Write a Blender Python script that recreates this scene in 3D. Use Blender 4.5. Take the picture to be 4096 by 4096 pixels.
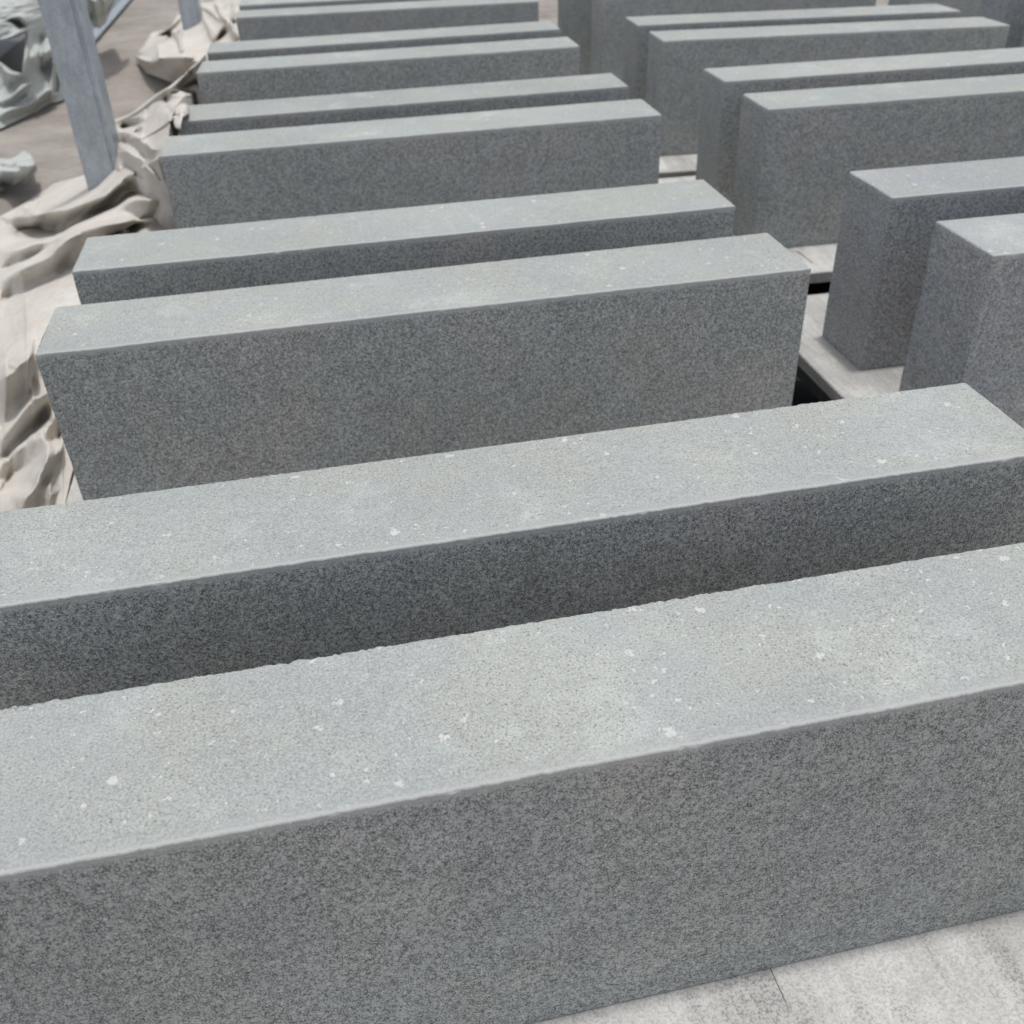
import bpy, bmesh, math, random, json
import numpy as np
from mathutils import Vector, noise as mnoise

S = bpy.context.scene
for o in list(bpy.data.objects):
    bpy.data.objects.remove(o)
COL = S.collection

# ---------------------------------------------------------------- camera
EYE = (-0.13824, -0.8297, 0.8177)
cam = bpy.data.cameras.new('camera')
camo = bpy.data.objects.new('camera', cam)
COL.objects.link(camo)
camo.location = EYE
camo.rotation_euler = (0.963283, 0.02788, -0.185448)
cam.sensor_width = 36
cam.lens = 35.2595
cam.clip_start = 0.02
cam.clip_end = 200
cam.dof.use_dof = True
cam.dof.focus_distance = 0.86
cam.dof.aperture_fstop = 9.5
S.camera = camo

# ---------------------------------------------------------------- sky and sun
SUN_EL, SUN_AZ = math.radians(86), math.radians(75)     # high sun, slightly behind and right of the blocks
world = bpy.data.worlds.new('World')
S.world = world
world.use_nodes = True
wn, wl = world.node_tree.nodes, world.node_tree.links
sky = wn.new('ShaderNodeTexSky')
sky.sky_type = 'NISHITA'
sky.sun_disc = False
sky.sun_elevation = SUN_EL
sky.sun_rotation = SUN_AZ
sky.air_density = 0.7
sky.dust_density = 3.0
pale = wn.new('ShaderNodeHueSaturation')          # thin white haze over the whole sky
pale.inputs['Saturation'].default_value = 0.35
wl.new(sky.outputs[0], pale.inputs['Color'])
wl.new(pale.outputs[0], wn['Background'].inputs[0])
wn['Background'].inputs[1].default_value = 0.15
sun = bpy.data.lights.new('sun', 'SUN')
sun.energy = 1.5
sun.angle = math.radians(3.0)
sun.color = (1.0, 0.98, 0.955)
suno = bpy.data.objects.new('sun', sun)
COL.objects.link(suno)
sd = Vector((math.sin(SUN_AZ) * math.cos(SUN_EL), math.cos(SUN_AZ) * math.cos(SUN_EL), math.sin(SUN_EL)))
suno.rotation_euler = sd.to_track_quat('Z', 'Y').to_euler()
S.view_settings.view_transform = 'Standard'
S.view_settings.look = 'None'
S.view_settings.exposure = 0.2
S.view_settings.gamma = 1.0

# ---------------------------------------------------------------- node helpers
class NT:
    def __init__(s, name):
        s.m = bpy.data.materials.new(name); s.m.use_nodes = True
        s.n, s.l = s.m.node_tree.nodes, s.m.node_tree.links
        s.b = s.n['Principled BSDF']
        s.tc = s.n.new('ShaderNodeTexCoord')
        s.oi = s.n.new('ShaderNodeObjectInfo')
        s.P = s.vm('MULTIPLY_ADD', s.oi.outputs['Random'], (37.0, 23.0, 11.0), s.tc.outputs['Object'])
    def put(s, sock, v):
        if hasattr(v, 'default_value') or isinstance(v, bpy.types.NodeSocket): s.l.new(v, sock)
        else: sock.default_value = v
    def math(s, op, a, b=0.0, c=0.0, clamp=False):
        n = s.n.new('ShaderNodeMath'); n.operation = op; n.use_clamp = clamp
        for i, v in enumerate((a, b, c)):
            if i < len(n.inputs): s.put(n.inputs[i], v)
        return n.outputs[0]
    def vm(s, op, a, b=(0, 0, 0), c=(0, 0, 0)):
        n = s.n.new('ShaderNodeVectorMath'); n.operation = op
        for i, v in enumerate((a, b, c)):
            if i < len(n.inputs) and n.inputs[i].type == 'VECTOR': s.put(n.inputs[i], v)
        return n.outputs[0]
    def noise(s, scale, detail=3, rough=.55, vec=None, dist=0.0):
        n = s.n.new('ShaderNodeTexNoise'); n.inputs['Scale'].default_value = scale
        n.inputs['Detail'].default_value = detail; n.inputs['Roughness'].default_value = rough
        n.inputs['Distortion'].default_value = dist
        s.l.new(vec or s.P, n.inputs['Vector']); return n.outputs[0]
    def vor(s, scale, feature='F1', out='Distance', vec=None, rnd=1.0):
        n = s.n.new('ShaderNodeTexVoronoi'); n.feature = feature
        n.inputs['Scale'].default_value = scale; n.inputs['Randomness'].default_value = rnd
        s.l.new(vec or s.P, n.inputs['Vector']); return n.outputs[out]
    def ramp(s, f, a, b, lo=0.0, hi=1.0):
        n = s.n.new('ShaderNodeMapRange'); n.interpolation_type = 'SMOOTHSTEP'
        s.put(n.inputs[0], f)
        for i, v in zip((1, 2, 3, 4), (a, b, lo, hi)): s.put(n.inputs[i], v)
        return n.outputs[0]
    def mix(s, f, a, b, mode='MIX'):
        n = s.n.new('ShaderNodeMix'); n.data_type = 'RGBA'; n.blend_type = mode
        s.put(n.inputs[0], f)
        for sock, v in ((n.inputs[6], a), (n.inputs[7], b)):
            s.put(sock, (v + (1,)) if isinstance(v, tuple) and len(v) == 3 else v)
        return n.outputs[2]
    def sep(s, v):
        n = s.n.new('ShaderNodeSeparateXYZ'); s.l.new(v, n.inputs[0]); return n.outputs
    def grey(s, f):
        n = s.n.new('ShaderNodeCombineColor')
        for i in range(3): s.put(n.inputs[i], f)
        return n.outputs[0]
    def bump(s, h, dist, strength=1.0):
        n = s.n.new('ShaderNodeBump'); n.inputs['Strength'].default_value = strength
        n.inputs['Distance'].default_value = dist
        s.l.new(h, n.inputs['Height']); s.l.new(n.outputs[0], s.b.inputs['Normal'])
    def done(s, col, rough=.9, spec=.3, metal=0.0):
        s.put(s.b.inputs['Base Color'], (col + (1,)) if isinstance(col, tuple) and len(col) == 3 else col)
        s.put(s.b.inputs['Roughness'], rough); s.b.inputs['Specular IOR Level'].default_value = spec
        s.put(s.b.inputs['Metallic'], metal)
        return s.m

BW, BH = 0.1485, 0.3027          # section of a kerb block

def concrete(name='concrete', tint=(1.0, 1.0, 1.0), streak=.45):
    t = NT(name)
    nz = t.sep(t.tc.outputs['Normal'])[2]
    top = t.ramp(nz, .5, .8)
    oy = t.sep(t.tc.outputs['Object'])
    # the centimetre behind the front arris is trowelled: a dull groove, then a pale lip
    mid = t.noise(95, 4, .6)
    hi = t.ramp(oy[2], BH - .006, BH - .004)
    strip = t.math('MULTIPLY', t.ramp(oy[1], -BW/2 + .0095, -BW/2 + .0140, 1, 0), hi)
    lip = t.math('MULTIPLY', t.ramp(t.math('MULTIPLY_ADD', t.math('SUBTRACT', mid, .5), .006, oy[1]), -BW/2 + .0026, -BW/2 + .0048, 1, 0), hi)
    under = t.math('MULTIPLY', t.ramp(oy[2], BH - .011, BH - .005), t.math('SUBTRACT', 1.0, top))
    wn_ = t.n.new('ShaderNodeTexNoise'); wn_.inputs['Scale'].default_value = 210; wn_.inputs['Detail'].default_value = 2
    t.l.new(t.P, wn_.inputs['Vector'])
    warp = t.vm('MULTIPLY_ADD', wn_.outputs['Color'], (.0045, .0045, .0045), t.P)
    grain = t.noise(540, 3, .75)
    big = t.noise(9, 3, .55)
    big2 = t.noise(4.2, 3, .5)
    # crevices between the grains of the cast faces, their shade painted in dark
    cell = t.vor(450, 'DISTANCE_TO_EDGE', vec=warp)
    crev = t.ramp(cell, .02, .20, 1, 0)
    where = t.ramp(t.math('ADD', t.noise(260, 2, .7), t.math('MULTIPLY', t.noise(26, 4, .7), .24)), .50, .68)
    crev = t.math('MULTIPLY', crev, where)
    pit = t.ramp(grain, .33, .44, 1, 0)
    crev = t.math('MAXIMUM', crev, t.math('MULTIPLY', pit, .55))
    slit = t.ramp(t.noise(500, 2, .65, dist=.6), .36, .42, 1, 0)
    k_top = t.math('MULTIPLY', slit, t.ramp(big, .35, .6, .5, .85))
    k = t.math('ADD', t.math('MULTIPLY', crev, t.math('SUBTRACT', 1.0, top)), t.math('MULTIPLY', k_top, top))
    k = t.math('MULTIPLY', k, t.math('SUBTRACT', 1.0, t.math('MAXIMUM', t.math('MULTIPLY', strip, .6), t.math('MULTIPLY', under, .6))))
    base = t.mix(t.ramp(big, .38, .62), (.452, .476, .468), (.462, .482, .460))
    base = t.mix(t.ramp(big2, .52, .66, 0, .75), base, (.468, .454, .436))
    st_ = t.vm('MULTIPLY', t.P, (1.0, 1.0, .10))
    base = t.mix(t.ramp(t.noise(48, 4, .65, vec=st_), .50, .68, 0, streak), base, (.430, .450, .470))
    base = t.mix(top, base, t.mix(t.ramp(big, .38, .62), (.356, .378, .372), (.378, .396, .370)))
    base = t.mix(1.0, base, tint, 'MULTIPLY')
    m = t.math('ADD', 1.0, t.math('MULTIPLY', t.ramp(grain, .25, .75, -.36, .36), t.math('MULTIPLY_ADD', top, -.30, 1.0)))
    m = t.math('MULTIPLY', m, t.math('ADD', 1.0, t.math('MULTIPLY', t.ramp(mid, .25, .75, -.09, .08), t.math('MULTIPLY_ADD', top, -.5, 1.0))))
    m = t.math('MULTIPLY', m, t.ramp(big2, .25, .75, .94, 1.06))
    m = t.math('MULTIPLY', m, t.math('MULTIPLY_ADD', t.oi.outputs['Random'], .09, .955))
    pale_grain = t.math('MULTIPLY', t.ramp(grain, .60, .70), t.math('MULTIPLY_ADD', top, -.24, .36))  # brighter grains, the concrete's own colour
    m = t.math('ADD', m, pale_grain)
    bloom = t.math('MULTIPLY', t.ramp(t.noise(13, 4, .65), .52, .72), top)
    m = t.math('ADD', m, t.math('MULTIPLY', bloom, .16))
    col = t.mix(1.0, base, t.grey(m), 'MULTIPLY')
    def flecks(scale, thr, r0, r1, amt):
        v = t.n.new('ShaderNodeTexVoronoi'); v.inputs['Scale'].default_value = scale
        w2 = t.vm('MULTIPLY_ADD', wn_.outputs['Color'], (.010, .010, .010), t.P)
        t.l.new(w2, v.inputs['Vector'])
        r = t.sep(v.outputs['Color'])
        pick = t.math('GREATER_THAN', r[0], thr)
        rad = t.math('MULTIPLY_ADD', r[1], r1 - r0, r0)
        a = t.ramp(t.math('SUBTRACT', rad, v.outputs['Distance']), 0.0, .06)
        return t.math('MULTIPLY', t.math('MULTIPLY', a, pick), amt)
    fl = t.math('MAXIMUM', flecks(60, .85, .06, .30, .72), flecks(190, .89, .12, .40, .7))
    fl = t.math('MULTIPLY', fl, t.math('MULTIPLY_ADD', top, .80, .20))
    col = t.mix(fl, col, (.64, .64, .61))
    col = t.mix(t.math('MULTIPLY', k, t.math('MULTIPLY_ADD', top, -.20, .80)), col, (.05, .054, .053))
    col = t.mix(t.math('MULTIPLY', strip, .28), col, (.33, .345, .34))
    col = t.mix(t.math('MULTIPLY', lip, .6), col, (.45, .457, .447))
    h = t.math('ADD', t.math('MULTIPLY', grain, .6), t.math('MULTIPLY', mid, .5))
    h = t.math('MULTIPLY', h, t.math('MULTIPLY_ADD', strip, -.35, 1.0))
    t.bump(h, .0014, 1.0)
    return t.done(col, .93, .2)

def pallet_mat():
    t = NT('pallet_board')
    st = t.vm('MULTIPLY', t.P, (1.0, .16, 1.0))
    g1 = t.noise(60, 5, .7, vec=st)
    g2 = t.noise(420, 3, .7)
    d = t.math('ABSOLUTE', t.math('SUBTRACT', t.noise(22, 1, .3, vec=t.vm('MULTIPLY', t.P, (1.0, .03, 1.0))), .5))
    crack = t.math('MULTIPLY', t.ramp(d, .0015, .006, 1, 0), t.ramp(t.noise(9, 2), .56, .60))
    stain = t.noise(8, 6, .75)
    speck = t.ramp(t.noise(420, 3, .75), .40, .50, 1, 0)
    dirt = t.ramp(t.noise(14, 4, .7, vec=st), .44, .60)
    speck = t.math('MULTIPLY', speck, t.math('MULTIPLY_ADD', dirt, .8, .2))
    col = t.mix(t.ramp(stain, .35, .65), (.46, .452, .425), (.585, .578, .552))
    col = t.mix(t.math('MULTIPLY', dirt, .45), col, (.35, .34, .32))
    m = t.math('MULTIPLY', t.ramp(g1, .25, .75, .92, 1.07), t.ramp(g2, .25, .75, .84, 1.15))
    col = t.mix(1.0, col, t.grey(m), 'MULTIPLY')
    col = t.mix(t.math('MULTIPLY', speck, .6), col, (.15, .145, .15))
    col = t.mix(t.math('MULTIPLY', crack, .6), col, (.10, .095, .09))
    h = t.math('SUBTRACT', t.math('ADD', t.math('MULTIPLY', g1, .4), t.math('MULTIPLY', g2, .4)), crack)
    t.bump(h, .0008)
    return t.done(col, .88, .25)

def cloth_mat(name, a, b, c, scale=1.0):
    t = NT(name)
    n1 = t.noise(6, 4, .6); n2 = t.noise(24, 4, .65)
    col = t.mix(t.ramp(n1, .35, .65), a, b)
    col = t.mix(t.ramp(n2, .55, .75, 0, .6), col, c)
    m = t.math('MULTIPLY', t.ramp(t.noise(60, 3), .2, .8, .93, 1.06), t.ramp(t.noise(700, 1), .2, .8, .95, 1.05))
    col = t.mix(1.0, col, t.grey(m), 'MULTIPLY')
    w = t.noise(13, 3, .5, dist=.6)
    h = t.math('ADD', t.math('MULTIPLY', w, 1.0), t.math('MULTIPLY', t.noise(900, 1), .04))
    h = t.math('ADD', h, t.math('MULTIPLY', t.noise(40, 5, .65, dist=1.6), .38))
    t.bump(h, .006 * scale)
    m_ = t.done(col, .85, .15)
    tr = t.n.new('ShaderNodeBsdfTranslucent'); t.l.new(col, tr.inputs[0])
    mx = t.n.new('ShaderNodeMixShader'); mx.inputs[0].default_value = .16
    t.l.new(t.b.outputs[0], mx.inputs[1]); t.l.new(tr.outputs[0], mx.inputs[2])
    t.l.new(mx.outputs[0], t.n['Material Output'].inputs['Surface'])
    return m_

def steel_mat(name, a, b, metal=.55, rough=.5):
    t = NT(name)
    st = t.vm('MULTIPLY', t.P, (1.0, 1.0, .12))
    n1 = t.noise(38, 5, .75, vec=t.vm('MULTIPLY', t.P, (1.0, 1.0, .4))); n2 = t.noise(10, 4, .65); n3 = t.noise(160, 3, .6)
    col = t.mix(t.ramp(n1, .3, .7), a, b)
    col = t.mix(t.ramp(n2, .58, .75, 0, .6), col, tuple(.6 * v for v in a))
    m = t.ramp(n3, .2, .8, .88, 1.1)
    col = t.mix(1.0, col, t.grey(m), 'MULTIPLY')
    t.bump(n3, .0006)
    return t.done(col, t.ramp(n1, .3, .7, rough - .08, rough + .12), .4, metal)

def ground_mat():
    t = NT('ground_concrete')
    st = t.vm('MULTIPLY', t.P, (.8, 1.3, 1.0))
    n1 = t.noise(3.0, 7, .7, vec=st); n2 = t.noise(1.2, 4, .6); n3 = t.noise(30, 4, .7, vec=st)
    col = t.mix(t.ramp(n1, .35, .65), (.25, .228, .205), (.35, .32, .285))
    col = t.mix(t.ramp(n2, .5, .7, 0, .6), col, (.34, .295, .265))
    col = t.mix(t.ramp(t.noise(2.2, 3), .6, .7, 0, .5), col, (.17, .16, .15))
    col = t.mix(1.0, col, t.grey(t.ramp(n3, .2, .8, .85, 1.12)), 'MULTIPLY')
    t.bump(n3, .004)
    return t.done(col, .9, .2)

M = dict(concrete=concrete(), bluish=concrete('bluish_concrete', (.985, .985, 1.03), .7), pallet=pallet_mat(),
         canvas=cloth_mat('beige_canvas', (.65, .61, .55), (.72, .69, .635), (.58, .52, .46)),
         tarp=cloth_mat('grey_green_tarp', (.50, .53, .505), (.58, .605, .58), (.42, .445, .42)),
         steel=steel_mat('galvanised_steel', (.36, .41, .455), (.52, .57, .61)),
         dark=steel_mat('dark_rack_steel', (.10, .11, .12), (.16, .17, .18), .2, .6),
         black=steel_mat('black_shade_sheet', (.018, .02, .022), (.03, .032, .035), 0.0, .7),  # near-black colour standing in for the shade below the racks
         ground=ground_mat())

# ---------------------------------------------------------------- object helpers
def link(name, me, mat=None, parent=None, smooth=False):
    o = bpy.data.objects.new(name, me); COL.objects.link(o)
    if mat: me.materials.append(mat)
    if parent: o.parent = parent
    if smooth: me.shade_smooth()
    return o
def tag(o, label, cat, group=None):
    o['label'] = label; o['category'] = cat
    if group: o['group'] = group
    return o
def empty(name, loc, rot=(0, 0, 0)):
    o = bpy.data.objects.new(name, None); COL.objects.link(o); o.location = loc; o.rotation_euler = rot
    return o
def pydata(name, v, f):
    me = bpy.data.meshes.new(name); me.from_pydata([tuple(map(float, p)) for p in v], [], f); me.update(); return me
def box_bm(bm, x0, x1, y0, y1, z0, z1, bev=0.0):
    r = bmesh.ops.create_cube(bm, size=1.0)
    for v in r['verts']:
        v.co = ((x0 + x1) / 2 + v.co.x * (x1 - x0), (y0 + y1) / 2 + v.co.y * (y1 - y0), (z0 + z1) / 2 + v.co.z * (z1 - z0))
    if bev:
        es = list({e for v in r['verts'] for e in v.link_edges})
        bmesh.ops.bevel(bm, geom=es, offset=bev, segments=2, affect='EDGES')
def boxes(name, bl, mat, parent=None, bev=0.002):
    bm = bmesh.new()
    for b in bl: box_bm(bm, *b, bev)
    me = bpy.data.meshes.new(name); bm.to_mesh(me); bm.free()
    return link(name, me, mat, parent)

# ---------------------------------------------------------------- ground
GZ = -0.2
me = pydata('ground', [(-60, -40, GZ), (60, -40, GZ), (60, 80, GZ), (-60, 80, GZ)], [(0, 1, 2, 3)])
g = link('ground', me, M['ground']); g['kind'] = 'structure'; g['label'] = 'dusty brown concrete ground of the yard'

# ---------------------------------------------------------------- kerb blocks
def smooth_noise(rng, n, wl, step):
    """1-D random curve: wavelength wl, sample step."""
    k = max(4, int(n * step / wl) + 3)
    c = rng.standard_normal(k + 3)
    x = np.linspace(0, k - 1, n); i = x.astype(int); f = x - i; f = f * f * (3 - 2 * f)
    return c[i] * (1 - f) + c[i + 1] * f

def block_mesh(seed, step, rough=1.0):
    rng = np.random.default_rng(seed)
    L, w, h = 1.0, BW / 2, BH
    prof = [(-w + .0015, 0.0), (-w, .0015)]
    nz = 14
    prof += [(-w, .0015 + (h - .0060 - .0015) * i / nz) for i in range(1, nz + 1)]
    lo = len(prof)
    prof += [(-w, h - .0030), (-w + .0001, h - .0014), (-w + .0007, h - .0005), (-w + .0022, h - .0001),
             (-w + .0032, h - .0001), (-w + .0042, h - .0009), (-w + .0085, h - .0009), (-w + .0125, h)]
    ft = len(prof)
    ny = 10
    prof += [(-w + .0125 + (2 * w - .0125 - .012) * i / ny, h) for i in range(1, ny + 1)]
    bt = len(prof)
    prof += [(w - .008, h), (w - .005, h), (w - .0025, h - .0002), (w - .0008, h - .001), (w, h - .0035), (w, h - .009)]
    be = len(prof)
    prof += [(w, (h - .009) * (1 - i / 8)) for i in range(1, 8)] + [(w, .0015), (w - .0015, 0.0)]
    prof = np.array(prof); K = len(prof)
    ins = np.array([.0, .0006, .0016, .0034])
    xs = np.concatenate([ins, np.arange(.0034 + step, L - .0034 - step * .5, step), L - ins[::-1]]) - L / 2
    N = len(xs)
    V = np.zeros((N, K, 3)); V[:, :, 0] = xs[:, None]; V[:, :, 1] = prof[None, :, 0]; V[:, :, 2] = prof[None, :, 1]
    # rounded ends: shrink the section on the last millimetres
    for k_, sh in ((0, .0022), (1, .0010), (2, .0003)):
        for i in (k_, N - 1 - k_):
            cy, cz = 0.0, h / 2
            V[i, :, 1] += -np.sign(V[i, :, 1] - cy) * sh
            V[i, :, 2] += np.where(V[i, :, 2] > cz, -sh, sh * .3)
    # front arris wanders, back arris is ragged with crumbs
    fa = smooth_noise(rng, N, .09, step) * .00018 + smooth_noise(rng, N, .006, step) * .00012 * rough + rng.standard_normal(N) * .00010 * rough
    V[:, lo:lo + 5, 2] += fa[:, None] * .8; V[:, lo - 1:lo + 5, 1] += fa[:, None]
    chips = np.zeros(N)
    for c in rng.uniform(0, N, 3 + int(rng.integers(0, 4))):
        wdt = rng.uniform(.002, .005) / step; chips += rng.uniform(.0005, .0013) * np.exp(-((np.arange(N) - c) / max(1, wdt)) ** 2)
    V[:, lo + 1:lo + 5, 1] += chips[:, None] * .7; V[:, lo + 1:lo + 6, 2] -= chips[:, None] * .6
    patch = np.clip(smooth_noise(rng, N, .09, step) * .17 + .15, .04, .55)
    for j in range(bt, be):
        a = [.3, .6, 1, 1, .8, .4][j - bt]
        ny_ = smooth_noise(rng, N, .0075, step) * .0009 + smooth_noise(rng, N, max(.0032, step * 1.2), step) * .0009
        nz_ = smooth_noise(rng, N, .006, step) * .0006 + smooth_noise(rng, N, max(.003, step * 1.2), step) * .0006
        ny_ = ny_ + rng.standard_normal(N) * .0007; nz_ = nz_ + rng.standard_normal(N) * .0005
        V[:, j, 1] += a * patch * rough * ny_; V[:, j, 2] += a * patch * rough * nz_
    # end arris ragged, corners a little broken
    for e in (0, 1):
        idx = [0, 1, 2, 3] if e == 0 else [N - 1, N - 2, N - 3, N - 4]
        sgn = 1 if e == 0 else -1
        r = rng.standard_normal(K) * .0006 * rough
        for q, i in enumerate(idx):
            V[i, :, 0] += sgn * np.abs(r) * (1 - q * .2)
            V[i, ft:bt, 2] -= np.abs(rng.standard_normal(bt - ft)) * .0004 * (1 - q * .25)
    # gentle unevenness of the faces
    V[:, ft:bt, 2] += (smooth_noise(rng, N, .18, step) * .0004)[:, None]
    verts = V.reshape(-1, 3)
    faces = []
    for i in range(N - 1):
        a, b = i * K, (i + 1) * K
        for j in range(K):
            j2 = (j + 1) % K
            faces.append((a + j, b + j, b + j2, a + j2))
    faces.append(tuple(range(K))); faces.append(tuple(reversed(range((N - 1) * K, N * K))))
    me = pydata('kerb_block', verts, faces)
    me.materials.append(M['concrete'])
    me.shade_smooth(); me.set_sharp_from_angle(angle=math.radians(20))
    me.polygons[len(faces) - 1].use_smooth = False; me.polygons[len(faces) - 2].use_smooth = False
    return me
# x, y, yaw, z, roll (about its own width axis), mesh step, roughness, label
BLOCKS = [
 (0.0114,-0.3223,0.03085,0.0008,-0.0049,.0016,1.2,'long grey concrete kerb block nearest the camera, filling the bottom of the photo'),
 (0.0092,-0.0528,0.02566,0.0002,-0.0008,.0016,1.2,'grey kerb block directly behind the nearest one, its right end just inside the photo'),
 (-0.0154,0.4401,0.01161,0.0,0.0054,.002,.9,'broad-faced grey kerb block, front one of the second pair in the left row'),
 (-0.0178,0.7147,0.00727,0.0,0.0054,.002,.8,'grey kerb block, rear one of the second pair in the left row'),
 (0.0481,1.3044,-0.00627,0.0,0.0065,.004,.7,'grey kerb block, front one of the third pair in the left row'),
 (0.0565,1.5763,-0.00178,0.0,0.0065,.004,.7,'grey kerb block, rear one of third pair in left row, left end under canvas'),
 (0.0634,2.0724,-0.00708,0.0018,0.0039,.005,.6,'grey kerb block, front one of the fourth pair in the left row'),
 (0.0730,2.3454,-0.00459,0.0018,0.0039,.005,.6,'grey kerb block near the farther steel post, rear one of the fourth left pair'),
 (0.1279,2.9236,-0.00441,-0.0003,-0.0038,.006,.6,'far grey kerb block, last one with a broad dark face in the left row'),
 (0.1279,3.1923,-0.00139,-0.0003,-0.0038,.006,.6,'farthest kerb block of the left row, only a sliver of it at the top edge'),
 (1.2340,0.4293,0.01032,0.0015,-0.0050,.003,.8,'cut off kerb block at the right photo edge, nearest of the right row'),
 (1.2255,0.6945,0.01235,0.0015,-0.0050,.003,.8,'kerb block with tall streaked left end, second from the front in the right row'),
 (1.2708,1.2871,-0.00689,-0.0003,-0.0014,.004,.7,'tall grey kerb block, front one of the second pair in the right row'),
 (1.2787,1.5589,-0.00870,-0.0003,-0.0014,.004,.7,'grey kerb block, rear one of the second pair in the right row'),
 (1.2848,2.0332,-0.03557,0.0003,-0.0127,.005,.6,'upper right kerb block with both top ends in view, front one of its pair'),
 (1.2898,2.2916,-0.03005,0.0003,-0.0127,.005,.6,'upper right kerb block with both top ends in view, rear one of its pair'),
 (1.3342,2.8700,0.00861,0.0,-0.0011,.006,.6,'kerb block running out of the top photo edge in the right row'),
 (1.2760,3.1400,0.00861,0.0,-0.0011,.006,.6,'kerb block seen past the far right end of the left row, at top edge'),
 (2.5600,2.1900,-0.0050,0.0,0.0,.006,.6,'kerb block in the very top right corner, showing a pale tip and bluish end'),
 (2.5700,2.4600,-0.0050,0.0,0.0,.006,.6,'kerb block hidden behind the one in the very top right corner'),
 (2.5200,2.9800,0.0020,0.0,0.0,.006,.6,'dark kerb block face at the top edge, just right of a dark gap'),
]
for i, (x, y, yaw, z, roll, step, rg, lab) in enumerate(BLOCKS):
    o = link('kerb_block', block_mesh(11 + i, step, rg))
    if i in (10, 11, 18, 19): o.data.materials[0] = M['bluish']
    o.location = (x, y, z); o.rotation_euler = (0, -roll, yaw)
    tag(o, lab, 'kerb block', 'concrete kerb blocks standing in pairs on pallets')

# ---------------------------------------------------------------- pallets under each pair
def pallet(cx, cy, yaw, z, roll, wx, wy, lab):
    r = empty('pallet', (cx, cy, z), (0, -roll, yaw))
    tag(r, lab, 'pallet', 'pale board pallets under the kerb blocks')
    boxes('board', [(-wx / 2, wx / 2, -wy / 2, wy / 2, -.024, 0)], M['pallet'], r, .0015)
    for sx in (-1, 0, 1):
        cxx = sx * (wx / 2 - .05)
        boxes('runner', [(cxx - .022, cxx + .022, -wy / 2 + .03, wy / 2 - .03, -.075, -.0245)], M['dark'], r)
PAL = [
 (0.0, -0.205, 0.028, 0.0, -0.0028, 1.16, .80, 'pale worn pallet board in the bottom right corner under the nearest blocks'),
 (-0.012, 0.577, 0.009, 0.0, 0.0054, 1.15, .75, 'pallet under second left pair, a small pale triangle left of its front block'),
 (0.05, 1.437, -0.004, 0.0, 0.0065, 1.15, .75, 'pallet under the third pair of the left row, hidden by blocks'),
 (0.068, 2.209, -0.006, 0.0018, 0.0039, 1.15, .75, 'pallet under the fourth pair of the left row'),
 (0.128, 3.058, -0.003, -0.0003, -0.0038, 1.15, .75, 'pallet under the farthest pair of the left row'),
 (1.231, 0.577, 0.011, 0.0015, -0.0050, 1.15, .75, 'pale pallet with its left edge in view between the rows, nearest right one'),
 (1.275, 1.423, -0.008, -0.0003, -0.0014, 1.15, .73, 'pale pallet with a dark gap in front of it, second of the right row'),
 (1.287, 2.168, -0.033, 0.0003, -0.0127, 1.15, .73, 'pallet seen as a pale patch between the rows, third of the right row'),
 (1.305, 3.005, 0.0086, 0.0, -0.0011, 1.15, .75, 'pallet under the farthest pair of the right row'),
 (2.565, 2.325, -0.005, 0.0, 0.0, 1.15, .75, 'pallet under the pair at the top right corner'),
 (2.52, 3.09, 0.002, 0.0, 0.0, 1.15, .75, 'pallet of the farthest row behind the top right corner'),
]
for a in PAL: pallet(*a)

# ---------------------------------------------------------------- racks the pallets lie on
def rack(x0, x1, y0, y1, yaw, lab):
    r = empty('steel_rack', ((x0 + x1) / 2, (y0 + y1) / 2, GZ), (0, 0, yaw))
    tag(r, lab, 'rack', 'low dark racks carrying the pallets')
    hx, hy = (x1 - x0) / 2, (y1 - y0) / 2
    for sx in (-1, 1):
        boxes('rail', [(sx * hx - .02, sx * hx + .02, -hy, hy, .065, .11)], M['dark'], r)
    boxes('shade_sheet', [(-hx - .12, hx + .12, -hy, hy, .004, .012)], M['black'], r, 0.0)  # added black sheet in place of the deep shade under the rack
    n = max(2, int((y1 - y0) / 1.2) + 1)
    for k in range(n):
        yy = -hy + .05 + k * (2 * hy - .1) / (n - 1)
        for sx in (-1, 1):
            boxes('leg', [(sx * hx - .018, sx * hx + .018, yy - .02, yy + .02, .0125, .0645)], M['dark'], r)
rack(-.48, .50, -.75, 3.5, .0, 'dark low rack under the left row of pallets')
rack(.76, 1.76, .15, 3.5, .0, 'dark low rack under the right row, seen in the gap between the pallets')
k_ = boxes('shade_box', [(-2.7, -1.50, 4.1, 6.5, GZ + .002, .0)], M['dark'], None)  # added box, its dark colour stands for the shade behind the tarpaulin
tag(k_, 'added dark box giving the shade behind the opening of the hanging tarpaulin', 'shade box')
rack(2.05, 3.05, 1.9, 3.5, .0, 'dark low rack under the row at the top right corner')

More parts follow.
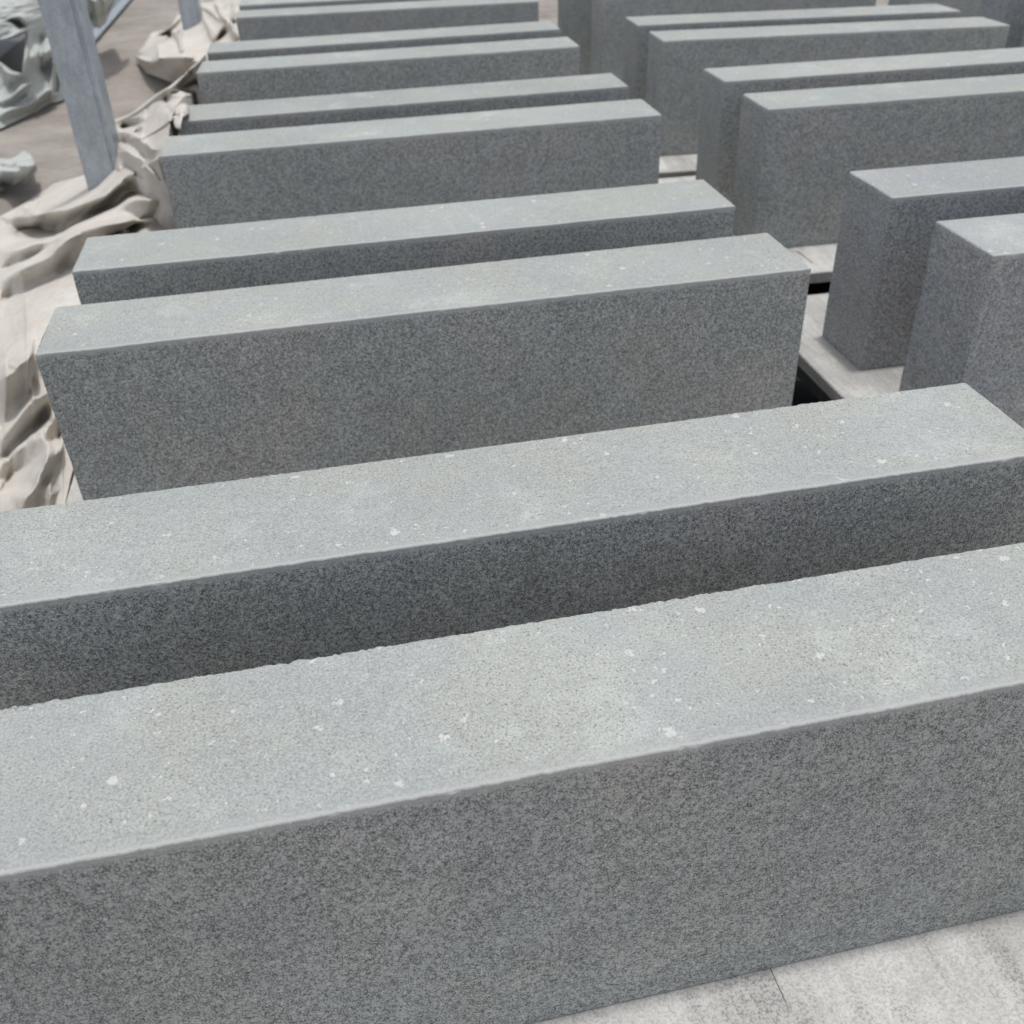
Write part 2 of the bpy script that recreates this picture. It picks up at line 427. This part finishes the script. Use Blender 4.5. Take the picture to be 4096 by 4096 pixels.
# ---------------------------------------------------------------- steel posts
def tube_profile(hw, hd, r=.006):
    pts = []
    for cx, cy, a0 in ((hw - r, -hd + r, -90), (hw - r, hd - r, 0), (-hw + r, hd - r, 90), (-hw + r, -hd + r, 180)):
        for k in range(5):
            a = math.radians(a0 + k * 22.5); pts.append((cx + r * math.cos(a), cy + r * math.sin(a)))
    # rolled groove on the front face close to the right corner
    gx = hw - .016
    return [(gx - .005, -hd), (gx - .0025, -hd + .0035), (gx + .0025, -hd + .0035), (gx + .005, -hd)] + pts
def post(x, y, h, yaw, lab, lean=(0, 0)):
    pr = tube_profile(.05, .05); K = len(pr); zs = np.linspace(0, h, 12)
    v = [(px + lean[0] * z, py + lean[1] * z, z) for z in zs for px, py in pr]
    f = [(i * K + j, i * K + (j + 1) % K, (i + 1) * K + (j + 1) % K, (i + 1) * K + j) for i in range(len(zs) - 1) for j in range(K)]
    f += [tuple(reversed(range(K))), tuple(range((len(zs) - 1) * K, len(zs) * K))]
    r = empty('steel_post', (x, y, GZ), (0, 0, yaw))
    tag(r, lab, 'post', 'galvanised posts along the aisle')
    link('shaft', pydata('shaft', v, f), M['steel'], r)
    boxes('base_plate', [(-.09, .09, -.09, .09, 0, .008)], M['steel'], r)
post(-.766, 2.25, 1.9, 0, 'thick galvanised steel post with dull streaks, nearer one, its foot wrapped by beige canvas')
post(-.7226, 5.0, 1.9, 0, 'farther and thinner-looking galvanised post, rising behind the fourth pair of blocks')

# ---------------------------------------------------------------- perforated rack beam on the far left
def beam():
    r = empty('rack_beam', (-1.42, 4.35, GZ))
    tag(r, 'grey perforated steel rack beam along the aisle at the upper left', 'rack beam')
    bm = bmesh.new()
    # flange with slots: strips between slots
    y = 0.62; pitch, slot = .30, .10
    for k in range(18):
        y0 = y + k * pitch
        box_bm(bm, -.02, .0, y0 + slot, y0 + pitch, .06, .19, .001)
    box_bm(bm, -.02, .0, y, y + 18 * pitch, .19, .22, .001)
    box_bm(bm, -.02, .0, y, y + 18 * pitch, .03, .06, .001)
    box_bm(bm, -.035, .0, y, y + 18 * pitch, .2215, .226, .0005)
    box_bm(bm, -.02, .06, y, y + 18 * pitch, .018, .029, .001)
    me = bpy.data.meshes.new('beam'); bm.to_mesh(me); bm.free()
    link('beam', me, M['steel'], r)
    boxes('back_panel', [(-.09, -.035, y, 6.0, .015, .22)], M['dark'], r)
    boxes('foot', [(-.02, .05, .0, .55, .012, .026)], M['steel'], r)
beam()

# ---------------------------------------------------------------- cloths
CL = json.loads(r'''{"A":{"z0":0.0,"far":[[-1.041,1.83],[-0.992,1.949],[-0.954,2.041],[-0.905,2.217],[-0.831,2.279],[-0.765,2.371],[-0.751,2.436],[-0.672,2.207],[-0.593,1.963],[-0.534,1.836]],"near":[[-0.707,0.447],[-0.662,0.436],[-0.618,0.429],[-0.577,0.424]],"left":[[-1.041,1.83],[-0.905,1.268],[-0.791,0.792],[-0.707,0.447]],"right":[[-0.534,1.836],[-0.519,1.649],[-0.678,1.6],[-0.698,1.451],[-0.666,1.207],[-0.674,1.01],[-0.63,0.829],[-0.592,0.674],[-0.59,0.591],[-0.584,0.486],[-0.577,0.424]],"base":[[-1.041,1.83,-0.19],[-0.992,1.949,-0.185],[-0.954,2.041,-0.18],[-0.905,2.217,-0.15],[-0.831,2.279,-0.08],[-0.765,2.371,0.0],[-0.751,2.436,0.03],[-0.672,2.207,0.04],[-0.593,1.963,0.03],[-0.529,1.771,0.0],[-0.926,1.648,-0.15],[-0.866,1.705,-0.12],[-0.776,1.839,-0.06],[-0.652,1.89,0],[-0.866,1.371,-0.11],[-0.786,1.411,-0.06],[-0.727,1.525,-0.02],[-0.816,1.141,-0.07],[-0.752,1.229,-0.03],[-0.773,0.946,-0.07],[-0.724,0.977,-0.05],[-0.737,0.779,-0.1],[-0.665,0.762,-0.07],[-0.609,0.678,-0.05],[-0.698,0.601,-0.1],[-0.649,0.59,-0.06],[-0.595,0.547,-0.02],[-0.665,0.45,-0.08],[-0.582,0.431,-0.03],[-0.842,1.006,-0.1],[-0.711,0.461,-0.1]],"ridges":[[[[-0.962,1.912],[-0.906,1.876],[-0.875,1.925],[-0.832,1.936],[-0.784,1.991],[-0.745,2.044],[-0.73,2.114],[-0.714,2.178],[-0.694,2.217],[-0.664,2.191]],0.05,0.065,0.0182],[[[-0.952,1.888],[-0.896,1.838],[-0.827,1.805],[-0.799,1.818],[-0.755,1.877],[-0.719,1.942],[-0.679,1.993]],-0.05,0.0156,0.0182],[[[-0.931,1.669],[-0.885,1.676],[-0.847,1.717],[-0.799,1.743],[-0.789,1.802],[-0.771,1.839],[-0.753,1.862],[-0.707,1.939],[-0.668,1.998],[-0.607,1.973],[-0.554,1.912]],0.05,0.0117,0.0442],[[[-0.952,2.03],[-0.917,1.967],[-0.888,1.9]],0.015,0.0104,0.0104],[[[-0.923,1.81],[-0.851,1.737],[-0.813,1.76]],-0.035,0.0325,0.0104],[[[-0.903,1.543],[-0.857,1.607],[-0.818,1.683],[-0.801,1.691]],-0.025,0.013,0.013],[[[-0.885,1.46],[-0.849,1.546],[-0.807,1.599],[-0.793,1.683],[-0.76,1.766],[-0.711,1.801],[-0.668,1.81],[-0.635,1.816]],0.06,0.013,0.0975],[[[-0.685,1.692],[-0.661,1.753],[-0.627,1.778]],-0.035,0.0104,0.026],[[[-0.864,1.361],[-0.818,1.411],[-0.767,1.495],[-0.752,1.585]],-0.03,0.039,0.039],[[[-0.774,0.949],[-0.755,0.987],[-0.752,1.017],[-0.733,1.044]],0.06,0.0182,0.0585],[[[-0.736,0.774],[-0.716,0.799],[-0.707,0.837],[-0.698,0.855]],-0.02,0.039,0.0117],[[[-0.725,0.723],[-0.718,0.735],[-0.709,0.804],[-0.699,0.851],[-0.685,0.859],[-0.671,0.856]],0.05,0.0104,0.0286],[[[-0.71,0.657],[-0.702,0.691],[-0.686,0.731],[-0.67,0.777],[-0.66,0.807]],-0.045,0.0286,0.0156],[[[-0.699,0.66],[-0.672,0.704],[-0.657,0.752],[-0.644,0.781]],0.02,0.0156,0.0286],[[[-0.697,0.595],[-0.672,0.623],[-0.66,0.639],[-0.649,0.659],[-0.649,0.685]],-0.04,0.0156,0.0091],[[[-0.64,0.686],[-0.634,0.708],[-0.625,0.709]],-0.05,0.0156,0.013],[[[-0.65,0.699],[-0.639,0.653],[-0.634,0.62],[-0.638,0.596],[-0.637,0.56],[-0.645,0.528],[-0.65,0.501]],0.05,0.0143,0.0143],[[[-0.644,0.684],[-0.628,0.663],[-0.616,0.677]],0.03,0.0104,0.0208],[[[-0.691,0.567],[-0.666,0.555],[-0.64,0.555]],-0.03,0.0364,0.0078],[[[-0.688,0.553],[-0.664,0.548],[-0.638,0.541]],0.02,0.0065,0.0208],[[[-0.618,0.579],[-0.614,0.543],[-0.605,0.515]],0.015,0.0091,0.0091]]},"B":{"z0":0.2,"far":[[-0.694,1.951],[-0.669,2.015],[-0.634,2.074],[-0.589,2.301],[-0.562,2.39],[-0.512,2.661],[-0.49,2.875]],"near":[[-0.553,1.232],[-0.503,1.123],[-0.469,1.055],[-0.437,1.012],[-0.417,0.996]],"left":[[-0.694,1.951],[-0.646,1.642],[-0.599,1.422],[-0.553,1.232]],"right":[[-0.49,2.875],[-0.477,2.77],[-0.467,2.455],[-0.452,2.133],[-0.492,2.127],[-0.492,1.933],[-0.486,1.793],[-0.51,1.637],[-0.469,1.348],[-0.431,1.104],[-0.417,0.996]],"base":[[-0.694,1.951,0.0],[-0.667,2.004,0.04],[-0.632,2.062,0.09],[-0.587,2.287,0.2],[-0.561,2.376,0.25],[-0.511,2.644,0.29],[-0.489,2.856,0.3],[-0.477,2.77,0.29],[-0.47,2.456,0.22],[-0.454,2.14,0.2],[-0.494,2.108,0.317],[-0.496,1.917,0.315],[-0.488,1.774,0.29],[-0.513,1.638,0.25],[-0.479,1.388,0.14],[-0.436,1.105,0.04],[-0.646,1.642,0.0],[-0.598,1.627,0.06],[-0.537,1.405,0.05],[-0.478,1.147,0.02],[-0.553,1.232,-0.08],[-0.437,1.012,-0.05],[-0.548,1.961,0.24],[-0.571,1.809,0.18],[-0.52,2.258,0.25]],"ridges":[[[[-0.491,2.845],[-0.517,2.602],[-0.543,2.426],[-0.568,2.336],[-0.589,2.25],[-0.612,2.127],[-0.637,2.043],[-0.664,1.993]],0.03,0.0208,0.0156],[[[-0.524,2.358],[-0.51,2.403],[-0.49,2.447]],-0.09,0.0078,0.0104],[[[-0.564,2.323],[-0.535,2.338],[-0.501,2.256],[-0.472,2.293]],0.025,0.0091,0.0117],[[[-0.558,2.263],[-0.548,2.17]],-0.03,0.0078,0.0078],[[[-0.499,2.221],[-0.477,2.164]],-0.03,0.0091,0.0091],[[[-0.548,2.26],[-0.521,2.251],[-0.484,2.15]],0.025,0.0104,0.0156],[[[-0.549,2.139],[-0.505,1.982]],-0.01,0.0078,0.0078],[[[-0.638,1.929],[-0.614,1.949],[-0.596,1.962]],-0.08,0.0104,0.0104],[[[-0.596,1.888],[-0.585,1.849]],-0.05,0.0104,0.0104],[[[-0.595,2.06],[-0.587,1.922],[-0.573,1.776]],0.03,0.0104,0.0312],[[[-0.649,1.914],[-0.597,1.844],[-0.572,1.768],[-0.545,1.718]],0.035,0.0091,0.0182],[[[-0.621,1.791],[-0.59,1.748],[-0.562,1.683],[-0.526,1.551]],-0.03,0.0091,0.0091],[[[-0.617,1.748],[-0.564,1.614],[-0.521,1.5],[-0.483,1.388],[-0.459,1.318]],0.045,0.013,0.0182],[[[-0.559,1.706],[-0.516,1.527],[-0.487,1.409]],-0.025,0.0078,0.0078],[[[-0.556,1.722],[-0.529,1.634],[-0.506,1.531],[-0.486,1.422]],0.03,0.0104,0.0104],[[[-0.605,1.614],[-0.58,1.478],[-0.559,1.479],[-0.526,1.423],[-0.509,1.366]],0.03,0.0104,0.0104],[[[-0.583,1.563],[-0.554,1.519],[-0.527,1.443]],-0.03,0.0104,0.0104]]},"C":{"z0":0.0,"far":[[-0.904,4.094],[-0.897,4.744],[-0.824,4.794],[-0.819,5.245],[-0.771,5.527],[-0.694,6.188],[-0.501,7.191]],"near":[[-0.887,4.028],[-0.818,3.735],[-0.681,3.475],[-0.598,3.428],[-0.527,3.605],[-0.469,3.691],[-0.385,3.751]],"left":[[-0.904,4.094],[-0.887,4.028]],"right":[[-0.501,7.191],[-0.385,3.751]],"base":[[-0.904,4.094,-0.19],[-0.897,4.744,-0.17],[-0.819,5.245,-0.15],[-0.694,6.188,-0.05],[-0.501,7.191,0.1],[-0.818,3.735,-0.19],[-0.681,3.475,-0.19],[-0.598,3.428,-0.1],[-0.469,3.691,0],[-0.385,3.751,0.05],[-0.818,4.04,-0.05],[-0.737,4.134,0.02],[-0.697,3.662,-0.06],[-0.675,4.373,0.02],[-0.548,4.468,0.06],[-0.491,4.91,0.15]],"ridges":[[[[-0.891,4.745],[-0.889,4.331],[-0.902,4.139]],0.03,0.0117,0.0234],[[[-0.793,5.185],[-0.822,4.879],[-0.857,4.655]],0.07,0.0104,0.013],[[[-0.892,4.878],[-0.842,4.915]],-0.05,0.0091,0.0091],[[[-0.837,4.673],[-0.795,4.582],[-0.806,4.512]],-0.09,0.0078,0.0078],[[[-0.836,4.404],[-0.805,4.126],[-0.788,3.996]],0.03,0.013,0.0104],[[[-0.787,4.579],[-0.744,4.325],[-0.723,4.161]],-0.05,0.0091,0.0091],[[[-0.761,4.775],[-0.742,4.44],[-0.709,4.135]],0.05,0.0104,0.0104],[[[-0.9,4.117],[-0.823,3.928],[-0.781,3.993],[-0.718,4.012],[-0.66,3.992]],0.05,0.0156,0.0104],[[[-0.725,5.543],[-0.664,5.354],[-0.573,4.953]],0.05,0.013,0.013],[[[-0.727,5.647],[-0.657,5.654]],-0.05,0.0078,0.0104],[[[-0.633,5.575],[-0.595,5.2],[-0.55,4.944]],0.05,0.0091,0.0117],[[[-0.65,5.513],[-0.604,5.112],[-0.558,4.919]],-0.04,0.0078,0.0078],[[[-0.53,4.689],[-0.551,4.492],[-0.573,4.356]],-0.06,0.0104,0.0104],[[[-0.684,5.143],[-0.631,4.78],[-0.581,4.359]],0.04,0.0117,0.0117],[[[-0.55,5.473],[-0.545,5.03],[-0.511,4.844]],-0.03,0.0104,0.0104],[[[-0.52,5.329],[-0.524,4.85],[-0.486,4.419]],0.04,0.0117,0.0117]]},"D":{"z0":-0.1,"far":[[-2.86,9.237],[-2.582,9.109],[-2.308,8.982],[-2.016,8.497],[-1.674,6.915],[-1.443,5.594],[-1.285,4.636]],"near":[[-1.408,3.22],[-1.336,3.392],[-1.28,3.559],[-1.225,3.769],[-1.174,3.85],[-1.165,3.907]],"left":[[-2.86,9.237],[-2.034,5.813],[-1.408,3.22]],"right":[[-1.285,4.636],[-1.165,3.907]],"base":[[-1.408,3.22,-0.19],[-1.336,3.392,-0.19],[-1.28,3.559,-0.19],[-1.225,3.769,-0.19],[-1.174,3.85,-0.19],[-1.165,3.907,-0.19],[-2.86,9.237,0.3],[-2.308,8.982,0.3],[-2.146,7.108,0.22],[-1.809,5.559,0.1],[-1.711,5.694,0.1],[-1.927,7.018,0.2],[-2.016,8.497,0.25],[-1.674,6.915,0.15],[-1.443,5.594,0.05],[-1.285,4.636,-0.1],[-1.618,4.686,-0.02],[-1.462,4.446,-0.04],[-1.504,4.845,0.02],[-1.35,4.408,-0.08],[-1.47,4.006,-0.1],[-1.333,3.961,-0.12],[-1.695,4.406,-0.05],[-1.545,5.632,0.05]],"ridges":[[[[-1.444,3.884],[-1.417,3.953],[-1.408,4.111],[-1.398,4.258]],0.04,0.0104,0.0182],[[[-1.384,3.611],[-1.366,3.711],[-1.301,3.781],[-1.287,3.99],[-1.276,4.048]],0.035,0.013,0.0156],[[[-1.43,3.823],[-1.391,3.829],[-1.363,3.995]],-0.02,0.0104,0.0104],[[[-1.785,5.448],[-1.753,5.501],[-1.729,5.59],[-1.715,5.825]],0.05,0.0182,0.0078],[[[-1.885,6.263],[-1.849,6.289],[-1.759,5.986]],0.03,0.013,0.013],[[[-1.884,6.146],[-1.838,6.09],[-1.754,5.874]],-0.03,0.0104,0.0104],[[[-1.687,5.709],[-1.578,5.103],[-1.466,4.487]],0.03,0.0078,0.0182],[[[-1.589,5.538],[-1.463,4.84],[-1.377,4.457]],-0.02,0.0182,0.0182],[[[-1.395,4.816],[-1.312,4.297],[-1.233,3.854]],0.03,0.0156,0.0104],[[[-1.309,4.434],[-1.237,3.974]],-0.03,0.0104,0.0104],[[[-1.642,4.796],[-1.565,4.569],[-1.494,4.403]],0.05,0.0078,0.0182]]},"E":{"z0":-0.1,"far":[[-1.328,2.957],[-1.24,2.951],[-1.202,2.933],[-1.188,2.983],[-1.181,3.036],[-1.15,2.985],[-1.11,2.866],[-1.087,2.783]],"near":[[-1.235,2.566],[-1.153,2.548],[-1.131,2.592],[-1.119,2.647],[-1.089,2.609],[-1.085,2.684],[-1.082,2.757]],"left":[[-1.328,2.957],[-1.235,2.566]],"right":[[-1.087,2.783],[-1.082,2.757]],"base":[[-1.328,2.957,-0.17],[-1.24,2.951,-0.17],[-1.181,3.036,-0.17],[-1.085,2.77,-0.17],[-1.153,2.548,-0.19],[-1.119,2.647,-0.17],[-1.089,2.609,-0.18],[-1.235,2.566,-0.19],[-1.202,2.773,-0.12],[-1.144,2.851,-0.07],[-1.105,2.788,-0.1]],"ridges":[[[[-1.206,2.791],[-1.161,2.766],[-1.13,2.709],[-1.101,2.643]],0.04,0.0078,0.0078],[[[-1.178,2.895],[-1.15,2.836],[-1.095,2.796]],0.03,0.0104,0.0104],[[[-1.175,2.653],[-1.134,2.607],[-1.111,2.601]],-0.05,0.0078,0.0078],[[[-1.22,2.857],[-1.179,2.82],[-1.164,2.84]],-0.03,0.0078,0.0078],[[[-1.139,2.784],[-1.108,2.727],[-1.097,2.653]],0.03,0.0065,0.0065],[[[-1.12,2.853],[-1.094,2.771],[-1.089,2.663]],0.02,0.0078,0.0078]]},"F":{"z0":0.1,"far":[[-1.359,5.862],[-1.312,5.842],[-1.236,5.809],[-1.169,5.78]],"near":[[-1.181,4.807],[-1.084,4.305],[-1.045,4.234],[-1.037,4.374],[-1.076,4.799],[-1.11,5.328]],"left":[[-1.359,5.862],[-1.181,4.807]],"right":[[-1.169,5.78],[-1.11,5.328]],"base":[[-1.359,5.862,0.2],[-1.169,5.78,0.15],[-1.181,4.807,0.05],[-1.045,4.234,-0.08],[-1.076,4.799,0.0],[-1.144,4.965,0.1]],"ridges":[[[[-1.212,5.175],[-1.141,4.799],[-1.084,4.436]],0.05,0.0104,0.0104],[[[-1.188,4.952],[-1.127,4.541]],-0.03,0.0078,0.0078],[[[-1.157,5.153],[-1.096,4.781],[-1.068,4.519]],0.03,0.0091,0.0091]]},"holeD":[[-1.904,5.508],[-1.788,5.466],[-1.74,5.464],[-1.71,5.55],[-1.698,5.679],[-1.589,5.106],[-1.47,4.453],[-1.53,4.533],[-1.593,4.677],[-1.642,4.796],[-1.773,4.948]]}''')
AN = 2.9      # the folds are drawn on a plane seen at a slant: depth counts 1/2.9 of width
def resample(p, n):
    p = np.array([q[:2] for q in p], float)
    m = p.copy(); m[:, 1] /= AN
    s = np.concatenate([[0], np.cumsum(np.linalg.norm(np.diff(m, axis=0), axis=1))])
    t = np.linspace(0, s[-1], n)
    return np.stack([np.interp(t, s, p[:, 0]), np.interp(t, s, p[:, 1])], 1)
def catmull(p, n=6):
    p = np.array(p, float); q = np.vstack([2 * p[0] - p[1], p, 2 * p[-1] - p[-2]]); out = []
    for i in range(1, len(q) - 2):
        for t in np.linspace(0, 1, n, endpoint=False):
            a, b, c, d = q[i - 1], q[i], q[i + 1], q[i + 2]
            out.append(.5 * (2 * b + (c - a) * t + (2 * a - 5 * b + 4 * c - d) * t * t + (3 * b - a - 3 * c + d) * t ** 3))
    out.append(p[-1]); return np.array(out)
def tps(pts, val, q):
    pts = pts * 1.0; pts[:, 1] /= AN; q = q * 1.0; q[:, 1] /= AN
    def U(r2): return .5 * r2 * np.log(r2 + 1e-12)
    n = len(pts)
    K = U(((pts[:, None] - pts[None]) ** 2).sum(-1)) + np.eye(n) * 2e-4
    P = np.hstack([np.ones((n, 1)), pts])
    A = np.block([[K, P], [P.T, np.zeros((3, 3))]])
    w = np.linalg.solve(A, np.concatenate([val, np.zeros(3)]))
    out = np.zeros(len(q))
    for s in range(0, len(q), 20000):
        c = q[s:s + 20000]
        out[s:s + 20000] = U(((c[:, None] - pts[None]) ** 2).sum(-1)) @ w[:n] + w[n] + c @ w[n + 1:]
    return out
def cloth_mesh(d, nu, nv, seed, xmax=None, amp=1.0, fine=.0022, steep=.8, hole=None, over=None):
    far, near = resample(d['far'], nu), resample(d['near'], nu)
    L, R = resample(d['left'], nv), resample(d['right'], nv)
    a = np.linspace(0, 1, nu)[None, :, None]; b = np.linspace(0, 1, nv)[:, None, None]
    Q = (1 - b) * far[None] + b * near[None] + (1 - a) * L[:, None] + a * R[:, None] \
        - ((1 - a) * (1 - b) * far[0] + a * (1 - b) * far[-1] + (1 - a) * b * near[0] + a * b * near[-1])
    Q = Q.reshape(-1, 2)
    base = np.array(d['base'], float)
    h = tps(base[:, :2], base[:, 2] - d['z0'], Q)
    qm = Q * [1, 1 / AN]
    for pl, hh, wf, wn_ in d['ridges']:
        p = catmull([q[:2] for q in pl]) * [1, 1 / AN]
        best = np.full(len(Q), 1e9); side = np.zeros(len(Q)); al = np.zeros(len(Q))
        nseg = len(p) - 1
        for k in range(nseg):
            A_, B_ = p[k], p[k + 1]; ab = B_ - A_; t = np.clip(((qm - A_) @ ab) / (ab @ ab + 1e-12), 0, 1)
            c = A_ + t[:, None] * ab; dd = np.linalg.norm(qm - c, axis=1)
            m = dd < best; best[m] = dd[m]
            nrm = np.array([-ab[1], ab[0]]); nrm = nrm if nrm[1] > 0 or (nrm[1] == 0 and nrm[0] > 0) else -nrm
            side[m] = np.sign((qm - c)[m] @ nrm); al[m] = ((k + t) / nseg)[m]
        w = np.where(side > 0, wf, wn_)
        fade = np.clip(np.minimum(al, 1 - al) * 6 + .35, 0, 1)
        x = best / w
        h += amp * hh * fade * np.where(x < 4, np.exp(-1.25 * (np.sqrt(x * x + .012) - .109) ** 1.05), 0)
    rs = random.Random(seed); ox, oy = rs.random() * 50, rs.random() * 50
    nn = np.array([mnoise.fractal(Vector((x * 9 + ox, y * 9 + oy, 0)), 1.0, 2.0, 3) + .45 * (1 - 2 * abs(mnoise.noise(Vector((x * 22 + y * 14, y * 22 - x * 8, ox))))) for x, y in qm])
    h += nn * fine
    E = np.array(EYE)
    # no fold may be steeper than cloth can stand: a slope never tips past the vertical
    hg = h.reshape(nv, nu); qy = Q[:, 1].reshape(nv, nu)
    ky = (qy[:-1] - E[1]) / (E[2] - d['z0'])
    mx_ = steep / ky * np.abs(qy[:-1] - qy[1:])
    for _ in range(60):
        ex = np.maximum(hg[:-1] - hg[1:] - mx_, 0) * .5
        hg[:-1] -= ex; hg[1:] += ex
    for _ in range(2):
        hg[1:-1, 1:-1] = (hg[1:-1, 1:-1] * 4 + hg[:-2, 1:-1] + hg[2:, 1:-1] + hg[1:-1, :-2] + hg[1:-1, 2:]) / 8
    h = hg.reshape(-1)
    k = h / (E[2] - d['z0'])
    if xmax is not None:
        lim = (xmax - Q[:, 0]) / (E[0] - Q[:, 0])
        bad = (k > lim) & ~((h + d['z0'] > .306) if over else np.zeros(len(h), bool))
        k = np.where(bad, lim + (k - lim) * .02, k)
    X = Q[:, 0] + k * (E[0] - Q[:, 0]); Y = Q[:, 1] + k * (E[1] - Q[:, 1]); Z = d['z0'] + k * (E[2] - d['z0'])
    Z = np.maximum(Z, GZ + .004)
    V = np.stack([X, Y, Z], 1)
    faces = []
    inh = None
    if hole is not None:
        hp = np.array(hole)[:, :2]
        inh = np.zeros(len(Q), bool)
        for i in range(len(hp)):
            x1, y1 = hp[i]; x2, y2 = hp[(i + 1) % len(hp)]
            c = ((y1 > Q[:, 1]) != (y2 > Q[:, 1])) & (Q[:, 0] < (x2 - x1) * (Q[:, 1] - y1) / (y2 - y1 + 1e-12) + x1)
            inh ^= c
    for i in range(nv - 1):
        for j in range(nu - 1):
            q = (i * nu + j, (i + 1) * nu + j, (i + 1) * nu + j + 1, i * nu + j + 1)
            if inh is not None and all(inh[t] for t in q): continue
            faces.append(q)
    me = pydata('cloth', V, faces)
    bm = bmesh.new(); bm.from_mesh(me)
    bmesh.ops.delete(bm, geom=[v for v in bm.verts if not v.link_faces], context='VERTS')
    for _ in range(1):
        bmesh.ops.smooth_vert(bm, verts=bm.verts, factor=.5, use_axis_x=True, use_axis_y=True, use_axis_z=True)
    bm.to_mesh(me); bm.free()
    return me
def cloth(name, me, mat, lab, cat, group=None):
    o = link(name, me, mat, None, True)
    s = o.modifiers.new('thickness', 'SOLIDIFY'); s.thickness = .0025; s.offset = -1
    return tag(o, lab, cat, group)
cloth('canvas_cover', cloth_mesh(CL['A'], 260, 340, 1, xmax=-.535, amp=1.6, steep=.97), M['canvas'],
      'big crumpled beige canvas heaped on the ground left of the second and third pair', 'canvas', 'beige canvas covers beside the left row')
cloth('canvas_cover', cloth_mesh(CL['B'], 220, 240, 2, xmax=-.462, over=True, amp=.85, steep=1.7), M['canvas'],
      'cream canvas sheet hung along the block ends right of the nearer post', 'canvas', 'beige canvas covers beside the left row')
cloth('canvas_cover', cloth_mesh(CL['C'], 200, 120, 3, steep=1.3), M['canvas'],
      'gathered bundle of cream canvas on the ground around the farther post', 'canvas', 'beige canvas covers beside the left row')
cloth('tarpaulin', cloth_mesh(CL['D'], 200, 240, 4, amp=.7, steep=1.2, hole=CL['holeD']), M['tarp'],
      'pale grey-green tarpaulin with a dark opening, hanging at the upper left edge', 'tarpaulin', 'grey-green tarpaulins on the left side')
cloth('tarpaulin', cloth_mesh(CL['E'], 110, 70, 5, fine=.012, steep=1.2), M['tarp'],
      'small crumpled grey-green tarpaulin lying on the ground at the left edge', 'tarpaulin', 'grey-green tarpaulins on the left side')
cloth('tarpaulin', cloth_mesh(CL['F'], 80, 80, 6, amp=.6, steep=1.2), M['tarp'],
      'strip of grey-green tarpaulin hanging over the perforated rack beam', 'tarpaulin', 'grey-green tarpaulins on the left side')
